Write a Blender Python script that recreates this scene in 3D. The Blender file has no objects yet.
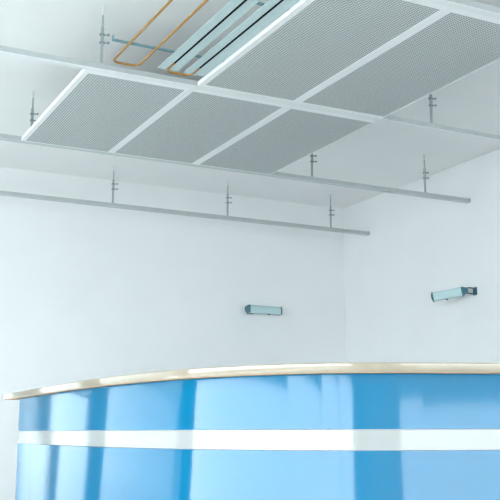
import bpy, bmesh, math
from mathutils import Vector, Matrix, Euler

S = bpy.context.scene
COL = S.collection

# ------------------------------------------------------------------ camera
EYE = 0.9225
YAW, PITCH, ROLL, FPX = 0.4745, 0.1901, -0.0021, 945.72
cam_data = bpy.data.cameras.new('camera')
cam = bpy.data.objects.new('camera', cam_data)
COL.objects.link(cam)
F = Vector((math.sin(YAW) * math.cos(PITCH), math.cos(YAW) * math.cos(PITCH), math.sin(PITCH)))
R0 = Vector((math.cos(YAW), -math.sin(YAW), 0))
U0 = R0.cross(F)
R = R0 * math.cos(ROLL) + U0 * math.sin(ROLL)
U = U0 * math.cos(ROLL) - R0 * math.sin(ROLL)
m = Matrix((R, U, -F)).transposed().to_4x4()
m.translation = Vector((0, 0, EYE))
cam.matrix_world = m
cam_data.sensor_width = 36
cam_data.lens = 36 * FPX / 500
cam_data.clip_start = 0.05
S.camera = cam

# ------------------------------------------------------------------ sky and exposure
world = bpy.data.worlds.new('sky')
S.world = world
world.use_nodes = True
wn, wl = world.node_tree.nodes, world.node_tree.links
bg = wn['Background']
tc = wn.new('ShaderNodeTexCoord')
sep = wn.new('ShaderNodeSeparateXYZ')
ramp = wn.new('ShaderNodeValToRGB')
mr = wn.new('ShaderNodeMapRange')
mr.inputs['From Min'].default_value = -1
mr.inputs['From Max'].default_value = 1
wl.new(tc.outputs['Generated'], sep.inputs[0])
wl.new(sep.outputs['Z'], mr.inputs['Value'])
wl.new(mr.outputs[0], ramp.inputs[0])
e = ramp.color_ramp.elements
e[0].position = 0.44; e[0].color = (0.50, 0.52, 0.52, 1)
e[1].position = 0.50; e[1].color = (0.915, 0.98, 1.0, 1)
k = e.new(1.0); k.color = (0.74, 0.92, 1.0, 1)
wl.new(ramp.outputs[0], bg.inputs['Color'])
bg.inputs['Strength'].default_value = 10.5

S.view_settings.view_transform = 'Standard'
S.view_settings.look = 'None'
S.view_settings.gamma = 1
S.view_settings.use_curve_mapping = False
S.view_settings.exposure = 0.02

# room dimensions
XR, YB, ZC = 4.865, 7.51, 3.04
XL, YF = -4.2, -8.5
ZR = 2.70            # underside of the suspended rails
# window openings (horizontal interval, z interval)
LEFT_WIN = [(-6.6, -4.3, .6, 2.82), (-4.3, -2.0, .6, 2.58), (-2.0, 1.0, .6, 2.22), (1.0, 6.9, .6, 1.98)]
LEFT_Z = (0.6, 2.9)
BACK_Z = (0.15, 1.62)
BACK_WIN = [(-3.65, -0.22) + BACK_Z, (0.2, 0.83, .15, 1.32), (0.925, 1.25, .15, 1.32)]
FRONT_Z = (0.75, 2.7)
FRONT_WIN = [(-0.4, 1.2, .75, 2.62), (1.2, 3.0, .75, 2.48), (3.0, 4.8, .75, 2.3)]

def portal(name, loc, rot, sx, sy):
    l = bpy.data.lights.new(name, 'AREA')
    l.shape = 'RECTANGLE'; l.size = sx; l.size_y = sy
    l.cycles.is_portal = True
    o = bpy.data.objects.new(name, l); COL.objects.link(o)
    o.location = loc; o.rotation_euler = rot
zc = sum(LEFT_Z) / 2
sun = bpy.data.lights.new('sun', 'SUN'); sun.energy = 34; sun.angle = math.radians(.6); sun.color = (1, .98, .94)
so = bpy.data.objects.new('sun', sun); COL.objects.link(so)
so.rotation_euler = Vector((.35, .82, -.42)).to_track_quat('-Z', 'Y').to_euler()
portal('window_daylight', (XL - .1, .15, zc), (0, -math.pi / 2, 0), LEFT_Z[1] - LEFT_Z[0], 13.5)
portal('window_daylight', (-1.42, YB + .1, sum(BACK_Z) / 2), (-math.pi / 2, 0, 0), 5.2, BACK_Z[1] - BACK_Z[0])
portal('window_daylight', (2.2, YF - .1, sum(FRONT_Z) / 2), (math.pi / 2, 0, 0), 5.2, FRONT_Z[1] - FRONT_Z[0])

# ------------------------------------------------------------------ materials
def mat(name, col, rough=0.6, metal=0.0, coat=0.0, coat_rough=0.03, coat_ior=1.5, spec=0.5):
    mt = bpy.data.materials.new(name); mt.use_nodes = True
    b = mt.node_tree.nodes['Principled BSDF']
    b.inputs['Base Color'].default_value = (*col, 1)
    b.inputs['Roughness'].default_value = rough
    b.inputs['Metallic'].default_value = metal
    b.inputs['Coat Weight'].default_value = coat
    b.inputs['Coat Roughness'].default_value = coat_rough
    b.inputs['Coat IOR'].default_value = coat_ior
    b.inputs['Specular IOR Level'].default_value = spec
    return mt

def noisy(mt, amount=0.03, scale=8.0, bump=0.0, bscale=120.0):
    nt = mt.node_tree; n, l = nt.nodes, nt.links
    b = n['Principled BSDF']; c = b.inputs['Base Color'].default_value[:]
    t = n.new('ShaderNodeTexCoord'); no = n.new('ShaderNodeTexNoise')
    no.inputs['Scale'].default_value = scale; no.inputs['Detail'].default_value = 5
    l.new(t.outputs['Object'], no.inputs['Vector'])
    r = n.new('ShaderNodeValToRGB')
    r.color_ramp.elements[0].position = .3; r.color_ramp.elements[1].position = .7
    r.color_ramp.elements[0].color = tuple(max(0, x * (1 - amount)) for x in c[:3]) + (1,)
    r.color_ramp.elements[1].color = tuple(min(1, x * (1 + amount)) for x in c[:3]) + (1,)
    l.new(no.outputs[0], r.inputs[0]); l.new(r.outputs[0], b.inputs['Base Color'])
    if bump:
        n2 = n.new('ShaderNodeTexNoise'); n2.inputs['Scale'].default_value = bscale
        l.new(t.outputs['Object'], n2.inputs['Vector'])
        bp = n.new('ShaderNodeBump'); bp.inputs['Strength'].default_value = bump
        bp.inputs['Distance'].default_value = 0.002
        l.new(n2.outputs[0], bp.inputs['Height']); l.new(bp.outputs[0], b.inputs['Normal'])
    return mt

M = {}
M['wall'] = noisy(mat('wall_paint', (.845, .86, .875), .85, spec=.2), .012, 3, .1)
M['ceiling'] = noisy(mat('ceiling_paint', (.895, .905, .91), .9, spec=.2), .012, 3, .1)
M['floor'] = noisy(mat('floor_vinyl', (.72, .72, .71), .6), .04, 2)
M['added_pier'] = mat('dark_grey_added_pier', (.10, .12, .13), .6)  # for the unseen piers added to darken the counter's reflections
M['trim'] = mat('white_trim', (.8, .82, .82), .5)
M['rail_face'] = mat('white_rail_face', (.84, .87, .88), .45)
M['rail_grey'] = mat('grey_rail_face', (.60, .65, .66), .45)
M['rail'] = noisy(mat('galvanised_rail', (.42, .455, .465), .45, .0), .03, 20)
M['rod'] = mat('zinc_rod', (.38, .43, .45), .4, .5)
M['clip'] = mat('zinc_clip', (.24, .29, .31), .4, .5)
M['plug'] = mat('grey_white_anchor', (.62, .65, .67), .8)
M['frame'] = mat('white_enamel_frame', (.90, .92, .94), .4)
M['copper'] = mat('copper_pipe', (.36, .175, .025), .4, .2)
M['plate'] = noisy(mat('aluminium_plate', (.54, .68, .70), .45, .1), .05, 60)
M['plinth_groove_shade'] = mat('black_plinth_groove_shade', (.006, .010, .012), .9, spec=.05)  # paints the shade in the plates' pipe slots; also colours the plinth
M['bar'] = mat('support_bar_steel', (.16, .30, .33), .4, .3)
M['blue'] = mat('blue_lacquer', (.0003, .16, .33), .5, coat=1, coat_rough=.07, coat_ior=1.5, spec=.0)
M['stripe'] = mat('white_lacquer', (.36, .37, .375), .5, coat=1, coat_rough=.07, coat_ior=1.55, spec=.3)
M['slab'] = noisy(mat('cream_laminate', (.34, .28, .205), .5, coat=1, coat_rough=.05, coat_ior=1.755, spec=.3), .05, 25)
M['edge'] = mat('orange_edge_band', (.72, .45, .25), .5)
M['camera_body'] = mat('camera_housing', (.46, .63, .66), .4)
M['camera_dark'] = mat('camera_dark_teal', (.03, .13, .17), .4)
M['lens'] = mat('camera_lens_glass', (.01, .012, .015), .08)

def perforated():
    mt = mat('perforated_metal', (.42, .48, .50), .55, 0)
    nt = mt.node_tree; n, l = nt.nodes, nt.links
    b = n['Principled BSDF']
    t = n.new('ShaderNodeTexCoord')
    sc = n.new('ShaderNodeVectorMath'); sc.operation = 'SCALE'; sc.inputs['Scale'].default_value = 1 / 0.014
    fr = n.new('ShaderNodeVectorMath'); fr.operation = 'FRACTION'
    sb = n.new('ShaderNodeVectorMath'); sb.operation = 'SUBTRACT'; sb.inputs[1].default_value = (.5, .5, 0)
    mu = n.new('ShaderNodeVectorMath'); mu.operation = 'MULTIPLY'; mu.inputs[1].default_value = (1, 1, 0)
    le = n.new('ShaderNodeVectorMath'); le.operation = 'LENGTH'
    gt = n.new('ShaderNodeMath'); gt.operation = 'LESS_THAN'; gt.inputs[1].default_value = .33
    mx = n.new('ShaderNodeMix'); mx.data_type = 'RGBA'
    mx.inputs['A'].default_value = (.62, .66, .67, 1)
    mx.inputs['B'].default_value = (.15, .17, .18, 1)
    l.new(t.outputs['Object'], sc.inputs[0]); l.new(sc.outputs[0], fr.inputs[0])
    l.new(fr.outputs[0], sb.inputs[0]); l.new(sb.outputs[0], mu.inputs[0]); l.new(mu.outputs[0], le.inputs[0])
    l.new(le.outputs['Value'], gt.inputs[0]); l.new(gt.outputs[0], mx.inputs['Factor'])
    l.new(mx.outputs['Result'], b.inputs['Base Color'])
    return mt
M['perf'] = perforated()

def glass(name, tint):
    mt = bpy.data.materials.new(name); mt.use_nodes = True
    n, l = mt.node_tree.nodes, mt.node_tree.links
    n.clear()
    o = n.new('ShaderNodeOutputMaterial'); tr = n.new('ShaderNodeBsdfTransparent')
    gl = n.new('ShaderNodeBsdfGlossy'); gl.inputs['Roughness'].default_value = .02
    mx = n.new('ShaderNodeMixShader')
    tr.inputs['Color'].default_value = (*tint, 1)
    mx.inputs[0].default_value = .04
    l.new(tr.outputs[0], mx.inputs[1]); l.new(gl.outputs[0], mx.inputs[2])
    l.new(mx.outputs[0], o.inputs[0])
    return mt
M['glass'] = glass('window_glass', (.96, .98, .98))
M['glass_front'] = glass('light_tinted_window_glass', (.85, .87, .87))
M['glass_tint'] = glass('tinted_window_glass', (.5, .53, .53))

# ------------------------------------------------------------------ mesh helpers
def box(bm, x0, x1, y0, y1, z0, z1):
    vs = [bm.verts.new((x, y, z)) for z in (z0, z1) for y in (y0, y1) for x in (x0, x1)]
    for f in ((0, 2, 3, 1), (4, 5, 7, 6), (0, 1, 5, 4), (2, 6, 7, 3), (0, 4, 6, 2), (1, 3, 7, 5)):
        bm.faces.new([vs[i] for i in f])

def prism(bm, prof, axis, a, b):
    """closed profile extruded from a to b along axis; prof in the other two axes"""
    def P(t, p):
        return (t, p[0], p[1]) if axis == 'x' else ((p[0], t, p[1]) if axis == 'y' else (p[0], p[1], t))
    A = [bm.verts.new(P(a, p)) for p in prof]; B = [bm.verts.new(P(b, p)) for p in prof]
    n = len(prof)
    for i in range(n):
        bm.faces.new((A[i], A[(i + 1) % n], B[(i + 1) % n], B[i]))
    bm.faces.new(list(reversed(A))); bm.faces.new(B)

def cyl(bm, p0, p1, r0, r1=None, n=14):
    r1 = r0 if r1 is None else r1
    p0, p1 = Vector(p0), Vector(p1); d = (p1 - p0).normalized()
    u = d.orthogonal().normalized(); v = d.cross(u)
    A, B = [], []
    for i in range(n):
        a = 2 * math.pi * i / n; c = u * math.cos(a) + v * math.sin(a)
        A.append(bm.verts.new(p0 + c * r0)); B.append(bm.verts.new(p1 + c * r1))
    for i in range(n):
        bm.faces.new((A[i], A[(i + 1) % n], B[(i + 1) % n], B[i]))
    bm.faces.new(list(reversed(A))); bm.faces.new(B)

def tube(bm, pts, r, n=12):
    pts = [Vector(p) for p in pts]; rings = []
    for i, p in enumerate(pts):
        d = ((pts[min(i + 1, len(pts) - 1)] - pts[max(i - 1, 0)])).normalized()
        v = Vector((0, 0, 1)); u = d.cross(v).normalized()
        rings.append([bm.verts.new(p + (u * math.cos(2 * math.pi * k / n) + v * math.sin(2 * math.pi * k / n)) * r) for k in range(n)])
    for a, b in zip(rings, rings[1:]):
        for k in range(n):
            bm.faces.new((a[k], a[(k + 1) % n], b[(k + 1) % n], b[k]))
    bm.faces.new(list(reversed(rings[0]))); bm.faces.new(rings[-1])

def link(name, bm, m, parent=None, bevel=0, smooth=False, loc=None):
    bmesh.ops.recalc_face_normals(bm, faces=bm.faces[:])
    me = bpy.data.meshes.new(name); bm.to_mesh(me); bm.free()
    me.materials.append(m)
    o = bpy.data.objects.new(name, me); COL.objects.link(o)
    if smooth:
        for p in me.polygons: p.use_smooth = True
        md = o.modifiers.new('split', 'EDGE_SPLIT'); md.split_angle = math.radians(35)
    if bevel:
        md = o.modifiers.new('bevel', 'BEVEL'); md.width = bevel; md.segments = 2; md.limit_method = 'ANGLE'
        md.angle_limit = math.radians(40)
    if parent: o.parent = parent
    if loc: o.location = loc
    return o

def struct(name, bm, m, **k):
    o = link(name, bm, m, **k); o['kind'] = 'structure'; return o

def thing(name, label, cat, loc=(0, 0, 0), group=None):
    o = bpy.data.objects.new(name, None); COL.objects.link(o); o.location = loc
    o.empty_display_size = .1
    return tag(o, label, cat, group)

def tag(o, label, cat, group=None):
    o['label'] = label; o['category'] = cat
    if group: o['group'] = group
    return o

# ------------------------------------------------------------------ room shell
def wall_pieces(bm, axis, fixed0, fixed1, a0, a1, z0, z1, wins):
    def bb(p, q, za, zb):
        if axis == 'x': box(bm, p, q, fixed0, fixed1, za, zb)
        else: box(bm, fixed0, fixed1, p, q, za, zb)
    cur = a0
    for (p, q, za, zb) in wins:
        if p - cur > 1e-4: bb(cur, p, z0, z1)
        bb(p, q, z0, za); bb(p, q, zb, z1); cur = q
    bb(cur, a1, z0, z1)

T = .2
bm = bmesh.new(); box(bm, XL - T, XR + T, YF - T, YB + T, -.1, 0); struct('floor', bm, M['floor'])
bm = bmesh.new(); box(bm, XL - T, XR + T, YF - T, YB + T, ZC, ZC + .15); struct('ceiling', bm, M['ceiling'])
bm = bmesh.new(); box(bm, XR, XR + T, YF, YB, 0, ZC); struct('wall_right', bm, M['wall'])
bm = bmesh.new(); wall_pieces(bm, 'x', YB, YB + T, XL - T, XR + T, 0, ZC, BACK_WIN); struct('wall_back', bm, M['wall'])
bm = bmesh.new(); wall_pieces(bm, 'x', YF - T, YF, XL - T, XR + T, 0, ZC, FRONT_WIN); struct('wall_front', bm, M['wall'])
bm = bmesh.new(); wall_pieces(bm, 'y', XL - T, XL, YF, YB, 0, ZC, LEFT_WIN); struct('wall_left', bm, M['wall'])

wcount = 0
def window(axis, mid, a, b, z0, z1, g):
    global wcount
    wcount += 1
    w = .02
    fr = bmesh.new(); pn = bmesh.new()
    def bb(t, p, q, za, zb, h):
        if axis == 'x': box(t, p, q, mid - h, mid + h, za, zb)
        else: box(t, mid - h, mid + h, p, q, za, zb)
    bb(fr, a, b, z0, z0 + w, .03); bb(fr, a, b, z1 - w, z1, .03)
    w2 = .0025
    bb(fr, a, a + w2, z0 + w, z1 - w, .03); bb(fr, b - w2, b, z0 + w, z1 - w, .03)
    o = struct('window_%d' % wcount, fr, M['trim'])
    if axis == 'x': bb(pn, a + w2, b - w2, z0 + w, z1 - w, .003)
    else: bb(pn, a + w2, b - w2, z0 + w, z1 - w, .003)
    link('pane', pn, g, o)
for a in LEFT_WIN: window('y', XL - T / 2, *a, M['glass'])
for a in BACK_WIN: window('x', YB + T / 2, *a, M['glass_tint'])
for a in FRONT_WIN: window('x', YF - T / 2, *a, M['glass_front'])

bm = bmesh.new(); box(bm, XL + .015, XR, YB - .015, YB, 0, .08); struct('baseboard_back', bm, M['trim'])
bm = bmesh.new(); box(bm, XR - .015, XR, YF, YB - .015, 0, .08); struct('baseboard_right', bm, M['trim'])
bm = bmesh.new(); box(bm, XL, XL + .015, YF, YB, 0, .08); struct('baseboard_left', bm, M['trim'])

for i, (a, b) in enumerate([(-.22, .2), (.83, .925)]):  # unseen dark piers, added so the counter reflects dark gaps between windows
    bm = bmesh.new(); box(bm, a, b, YB - .02, YB, .08, ZC); struct('added_pier_%d' % (i + 1), bm, M['added_pier'])
bm = bmesh.new(); box(bm, XL, XL + .02, 6.9, YB, .08, ZC); struct('added_pier_3', bm, M['added_pier'])
bm = bmesh.new(); box(bm, XL + .02, -3.65, YB - .02, YB, .08, ZC); struct('added_pier_4', bm, M['added_pier'])

# ------------------------------------------------------------------ curved reception counter
# plan of the countertop's front edge, in a frame turned with the desk
ca, sa = math.cos(YAW), math.sin(YAW)
POLY = (-0.17073575, -0.13406973, 0.86334261, -0.62880046, 3.37645783)
def fb(a):
    if a > .80:
        return fb(.80) + .11 * (a - .80)
    if a < -1.42:
        return fb(-1.42) + (-2.05) * (a + 1.42)
    r = 0
    for c in POLY: r = r * a + c
    return r
def W(a, b): return Vector((ca * a + sa * b, -sa * a + ca * b, 0))
def curve(a0, a1, n, off):
    """front edge curve moved back (away from the visitor) by off"""
    out = []
    for i in range(n + 1):
        a = a0 + (a1 - a0) * i / n
        s = (fb(a + .01) - fb(a - .01)) / .02
        nn = Vector((s, -1)).normalized(); d = off(a) if callable(off) else off
        out.append(W(a - nn.x * d, fb(a) - nn.y * d))
    return out
N = 110
A_SLAB, A_BODY, A_END = -1.53, -1.40, 2.25
def tilt(a):
    t = min(1, max(0, (a + 1.40) / .75)); t = t * t * (3 - 2 * t)
    return math.tan(math.radians(3.0)) * t
OVER = .035
def ribbon(bm, a0, a1, levels, back):
    """levels: list of (z, offset) down the front face; back: offset of the rear face"""
    top_z, bot_z = levels[0][0], levels[-1][0]
    prof = [(z, o) for z, o in levels] + [(bot_z, back), (top_z, back)]
    rows = []
    cs = {o: curve(a0, a1, N, o) for o in set(o for _, o in prof)}
    for i in range(N + 1):
        rows.append([bm.verts.new((cs[o][i].x, cs[o][i].y, z)) for z, o in prof])
    m_ = len(prof)
    for i in range(N):
        for j in range(m_):
            bm.faces.new((rows[i][j], rows[i][(j + 1) % m_], rows[i + 1][(j + 1) % m_], rows[i + 1][j]))
    bm.faces.new(rows[0]); bm.faces.new(list(reversed(rows[-1])))

Z_SLAB, Z_S1, Z_S0 = 1.12, .929, .861
def fo(z, d=0): return lambda a: OVER - tilt(a) * (Z_SLAB - z) + d
counter = thing('reception_counter', 'curved glossy blue reception counter with white band and cream top', 'reception counter', (1.9, 2.8, 0))
loc0 = Vector((-1.9, -2.8, 0))
bm = bmesh.new(); ribbon(bm, A_BODY, A_END, [(Z_SLAB - .0005, fo(Z_SLAB)), (Z_S1 + .002, fo(Z_S1))], .16)
link('upper_panel', bm, M['blue'], counter, bevel=.003, smooth=True, loc=loc0)
bm = bmesh.new(); ribbon(bm, A_BODY, A_END, [(Z_S1, fo(Z_S1, .003)), (Z_S0, fo(Z_S0, .003))], .16)
o = link('accent_band', bm, M['stripe'], counter, smooth=True, loc=loc0); o['label'] = 'white horizontal band'
bm = bmesh.new(); ribbon(bm, A_BODY, A_END, [(Z_S0 - .002, fo(Z_S0)), (.10, fo(.10))], .16)
link('lower_panel', bm, M['blue'], counter, bevel=.003, smooth=True, loc=loc0)
bm = bmesh.new(); ribbon(bm, A_BODY + .02, A_END, [(.0995, .03), (0.001, .03)], .15)
o = link('plinth', bm, M['plinth_groove_shade'], counter, loc=loc0); o['label'] = 'dark recessed plinth'
bm = bmesh.new(); ribbon(bm, A_SLAB, A_END, [(1.156, .003), (1.152, 0), (1.1245, 0), (1.1225, .001)], .34)
link('countertop', bm, M['slab'], counter, smooth=True, loc=loc0)
bm = bmesh.new(); ribbon(bm, A_SLAB, A_END, [(1.122, .001), (Z_SLAB, .003)], .338)
o = link('edge_band', bm, M['edge'], counter, loc=loc0); o['label'] = 'thin orange underside of the countertop'

# ------------------------------------------------------------------ suspended rails
def rail(label, x0, x1, y0, w, face):
    h = .027
    t = thing('ceiling_rail', label, 'ceiling rail', (x0, y0 + w / 2, ZR), 'suspended ceiling rails')
    bm = bmesh.new()
    g0, g1 = w / 2 + .003, w / 2 + .012
    prof = [(-w / 2, 0), (g0 - w / 2, 0), (g0 - w / 2, .004), (g1 - w / 2, .004), (g1 - w / 2, 0), (w / 2, 0), (w / 2, h), (-w / 2, h)]
    prism(bm, prof, 'x', 0, x1 - x0 - .006)
    link('profile', bm, M['rail'], t)
    bm = bmesh.new()
    if face == 'rail_face': g0 = g1
    box(bm, 0, x1 - x0 - .008, -w / 2 + .001, g0 - w / 2, -.0012, 0)
    box(bm, 0, x1 - x0 - .008, g1 - w / 2, w / 2 - .001, -.0012, 0)
    o = link('lower_face', bm, M[face], t); o['label'] = 'paler underside strip'
    bm = bmesh.new(); box(bm, x1 - x0 - .006, x1 - x0, -w / 2 - .001, w / 2 + .001, -.001, h + .001)
    o = link('end_cap', bm, M['clip'], t); o['label'] = 'dark end of the rail'
XE = XR - .004
rail('white metal rail nearest the viewer, at the top right edge', -1.2, XE, 2.912, .045, 'rail_face')
rail('metal rail crossing the opening where copper pipes end, between two panel rows', -1.2, XE, 4.298, .045, 'rail_face')
rail('metal rail along the far edge of the perforated panels, ending at right wall', -1.2, XE, 5.657, .045, 'rail_grey')
rail('lowest metal rail, nearest the back wall, holding no panels', -1.2, XE, 7.060, .045, 'rail_grey')

# ------------------------------------------------------------------ hangers
def hanger(label, x, y):
    t = thing('rail_hanger', label, 'ceiling hanger', (x, y, ZR + .027), 'rod hangers between ceiling and rails')
    L = ZC - ZR - .027
    bm = bmesh.new(); cyl(bm, (0, 0, .13), (0, 0, L - .045), .0055); link('rod', bm, M['rod'], t, smooth=True)
    bm = bmesh.new(); cyl(bm, (0, 0, L - .045), (0, 0, L), .0055, .0055)
    o = link('ceiling_anchor', bm, M['plug'], t, smooth=True); o['label'] = 'white anchor in the ceiling'
    bm = bmesh.new()
    box(bm, -.009, .006, -.004, .004, .0, .20)
    box(bm, -.016, .016, -.018, .018, 0, .003)
    box(bm, .0045, .0075, -.006, .006, .105, .20)
    link('strap', bm, M['rod'], t, bevel=.001)
    for z in (.120, .163):
        bm = bmesh.new(); box(bm, -.013, .011, -.008, .008, z - .004, z + .005)
        cyl(bm, (.008, 0, z), (.034, 0, z + .006), .0036, .0036, 8)
        box(bm, .030, .036, -.006, .006, z, z + .011)
        link('clip', bm, M['clip'], t)
MY = .0225
hanger('pale rod hanger left of the copper loops, by the near end of the opening', 1.385, 4.298 + MY)
hanger('rod hanger just beyond the right edge of the large front panel', 3.445, 4.298 + MY)
hanger('short rod hanger behind the left edge of the leftmost panel', 1.38, 5.657 + MY)
hanger('rod hanger just beyond the rightmost panel of the far row', 3.425, 5.657 + MY)
hanger('rightmost rod hanger, in front of the right wall', 4.44, 5.657 + MY)
hanger('leftmost of three rod hangers on the lowest rail', 2.40, 7.060 + MY)
hanger('middle of three rod hangers on the lowest rail', 3.425, 7.060 + MY)
hanger('rightmost of three rod hangers on the lowest rail, near room corner', 4.46, 7.060 + MY)

# ------------------------------------------------------------------ perforated panels
def panel(label, x0, x1, y0, y1, sx0, sx1, sy0, sy1):
    t = thing('perforated_ceiling_panel', label, 'ceiling panel', (x0, y0, ZR), 'perforated metal ceiling panels')
    h = .0215
    bm = bmesh.new()
    X1, Y1 = x1 - x0, y1 - y0
    a0, a1, b0, b1 = sx0 - x0, sx1 - x0, sy0 - y0, sy1 - y0
    box(bm, 0, a0, 0, Y1, 0, h); box(bm, a1, X1, 0, Y1, 0, h)
    box(bm, a0, a1, 0, b0, 0, h); box(bm, a0, a1, b1, Y1, 0, h)
    o = link('frame', bm, M['frame'], t); o['label'] = 'white enamelled frame'
    bm = bmesh.new(); box(bm, a0, a1, b0, b1, .0015, .004)
    o = link('perforated_sheet', bm, M['perf'], t); o['label'] = 'grey finely perforated sheet'
G = .0008
FY0, FY1 = 2.958, 4.2975
BY0, BY1 = 4.3435, 5.6565
panel('wide perforated panel beside the open bay with pipes, near row', 1.902, 2.489 - G, FY0, FY1, 1.934, 2.461, 2.997, 4.270)
panel('perforated panel at the right edge of the photo, near row', 2.489 + G, 3.066, FY0, FY1, 2.517, 3.060, 2.997, 4.270)
panel('leftmost perforated panel of the far row', 1.312, 1.891 - G, BY0, BY1, 1.338, 1.868, 4.388, 5.652)
panel('middle perforated panel of the far row of three', 1.891 + G, 2.489 - G, BY0, BY1, 1.914, 2.461, 4.388, 5.652)
panel('rightmost perforated panel of the far row of three', 2.489 + G, 3.066, BY0, BY1, 2.517, 3.060, 4.388, 5.652)

# ------------------------------------------------------------------ support bars, copper loops, heat plates
def bar(label, y):
    t = thing('support_bar', label, 'support bar', (1.33, y, ZR + .022), 'support bars across the open bay')
    bm = bmesh.new()
    box(bm, 0, 1.75, -.007, .007, 0, .009); box(bm, 0, .006, -.007, .007, .009, .03)
    link('bar', bm, M['bar'], t, bevel=.001)
bar('grey-green bar crossing behind the copper loops', 3.995)
bar('grey-green bar at the photo top, seen in gaps between plates', 3.345)

ZP = ZR + .0155
def loop(label, xa, xb, y0, y1):
    t = thing('copper_pipe_loop', label, 'copper pipe', (xa, y1, ZP), 'copper pipe loops in the open bay')
    w = xb - xa; r = .035; pts = [(0, y0 - y1, 0)]
    pts += [(r - r * math.cos(math.pi / 2 * k / 6), -r + r * math.sin(math.pi / 2 * k / 6), 0) for k in range(7)]
    pts += [(w - r + r * math.sin(math.pi / 2 * k / 6), -r + r * math.cos(math.pi / 2 * k / 6), 0) for k in range(7)]
    pts += [(w, y0 - y1, 0)]
    bm = bmesh.new(); tube(bm, pts, .0056); link('pipe', bm, M['copper'], t, smooth=True)
loop('bare copper pipe loop at the left of the open bay', 1.408, 1.543, 2.97, 4.222)
loop('copper pipe loop whose legs run into the grooved plates', 1.690, 1.826, 4.10, 4.222)

def plate(label, x0, xg, x1):
    t = thing('heat_conducting_plate', label, 'metal plate', (xg, 2.97, ZR + .0125), 'grooved heat plates in the open bay')
    L = 4.195 - 2.97; g = .0055
    bm = bmesh.new()
    box(bm, x0 - xg, -g, 0, L, .002, .0045); box(bm, g, x1 - xg, 0, L, .002, .0045)
    link('flange', bm, M['plate'], t)
    bm = bmesh.new(); box(bm, -g, g, 0, L - .02, 0.0005, .0055)  # solid strip, its black colour stands for the shade inside the slot
    o = link('pipe_groove_shade', bm, M['plinth_groove_shade'], t); o['label'] = 'black strip painted as the shaded slot along the plate'
plate('pale teal grooved plate next to the bare copper loop', 1.636, 1.688, 1.744)
plate('pale teal grooved plate beside the white panel edge', 1.779, 1.826, 1.892)

# ------------------------------------------------------------------ wall cameras (local +X = looking direction)
def wall_camera(label, loc, rot, L, c, knob):
    t = thing('security_camera', label, 'security camera', loc, 'wall-mounted security cameras')
    rm = Euler(rot, 'XYZ').to_matrix().to_4x4()
    def fin(name, bm, m, **k):
        bmesh.ops.transform(bm, matrix=rm, verts=bm.verts[:])
        return link(name, bm, m, k.pop('parent', t), **k)
    w, h = .036, .034
    bm = bmesh.new()
    pr = [(-w, -h), (w, -h), (w, h * .55), (w * .7, h), (-w * .7, h), (-w, h * .55)]
    prism(bm, pr, 'x', c, L - .012); fin('housing', bm, M['camera_body'], bevel=.003)
    bm = bmesh.new()
    prism(bm, [(p[0] * 1.03, p[1] * 1.05) for p in pr], 'x', L - .012, L - .002)
    o = fin('front_rim', bm, M['camera_dark']); o['label'] = 'dark front rim'
    bm = bmesh.new(); cyl(bm, (L - .002, 0, 0), (L + .004, 0, 0), .024, n=20)
    fin('lens', bm, M['lens'], smooth=True)
    bm = bmesh.new()
    A = [bm.verts.new((c, p[0] * 1.04, p[1] * 1.06)) for p in pr]
    B = [bm.verts.new((0, p[0] * .55, p[1] * .45 + .004)) for p in pr]
    n = len(pr)
    for i in range(n): bm.faces.new((A[i], A[(i + 1) % n], B[(i + 1) % n], B[i]))
    bm.faces.new(A); bm.faces.new(list(reversed(B)))
    o = fin('rear_cap', bm, M['camera_dark']); o['label'] = 'dark teal rear cap'
    bm = bmesh.new(); cyl(bm, (knob, 0, -h - .010), (knob, 0, -h), .007, .010, 12)
    fin('knob', bm, M['camera_dark'], smooth=True)
    return t

# on the back wall, pointing right
t = wall_camera('small pale security camera on the back wall, pointing right', (3.752, 7.39, 1.992), (0, math.radians(.6), math.radians(0)), .35, .03, .235)
bm = bmesh.new()
box(bm, .085, .115, .03, .112, -.012, .012); box(bm, .07, .13, .108, .119, -.03, .03)
link('bracket', bm, M['camera_dark'], t, bevel=.002)
# on the right wall, pointing left and tipped down
t = wall_camera('small pale security camera on the right wall, pointing left', (4.795, 5.655, 1.992), (0, math.radians(9), math.radians(180 - 42)), .28, .05, .17)
bm = bmesh.new()
box(bm, -.006, .070, -.009, .009, .016, .024)
box(bm, -.006, .070, -.009, .009, -.028, -.020)
box(bm, .064, .079, -.022, .022, -.034, .028)
link('bracket', bm, M['camera_dark'], t, bevel=.002)
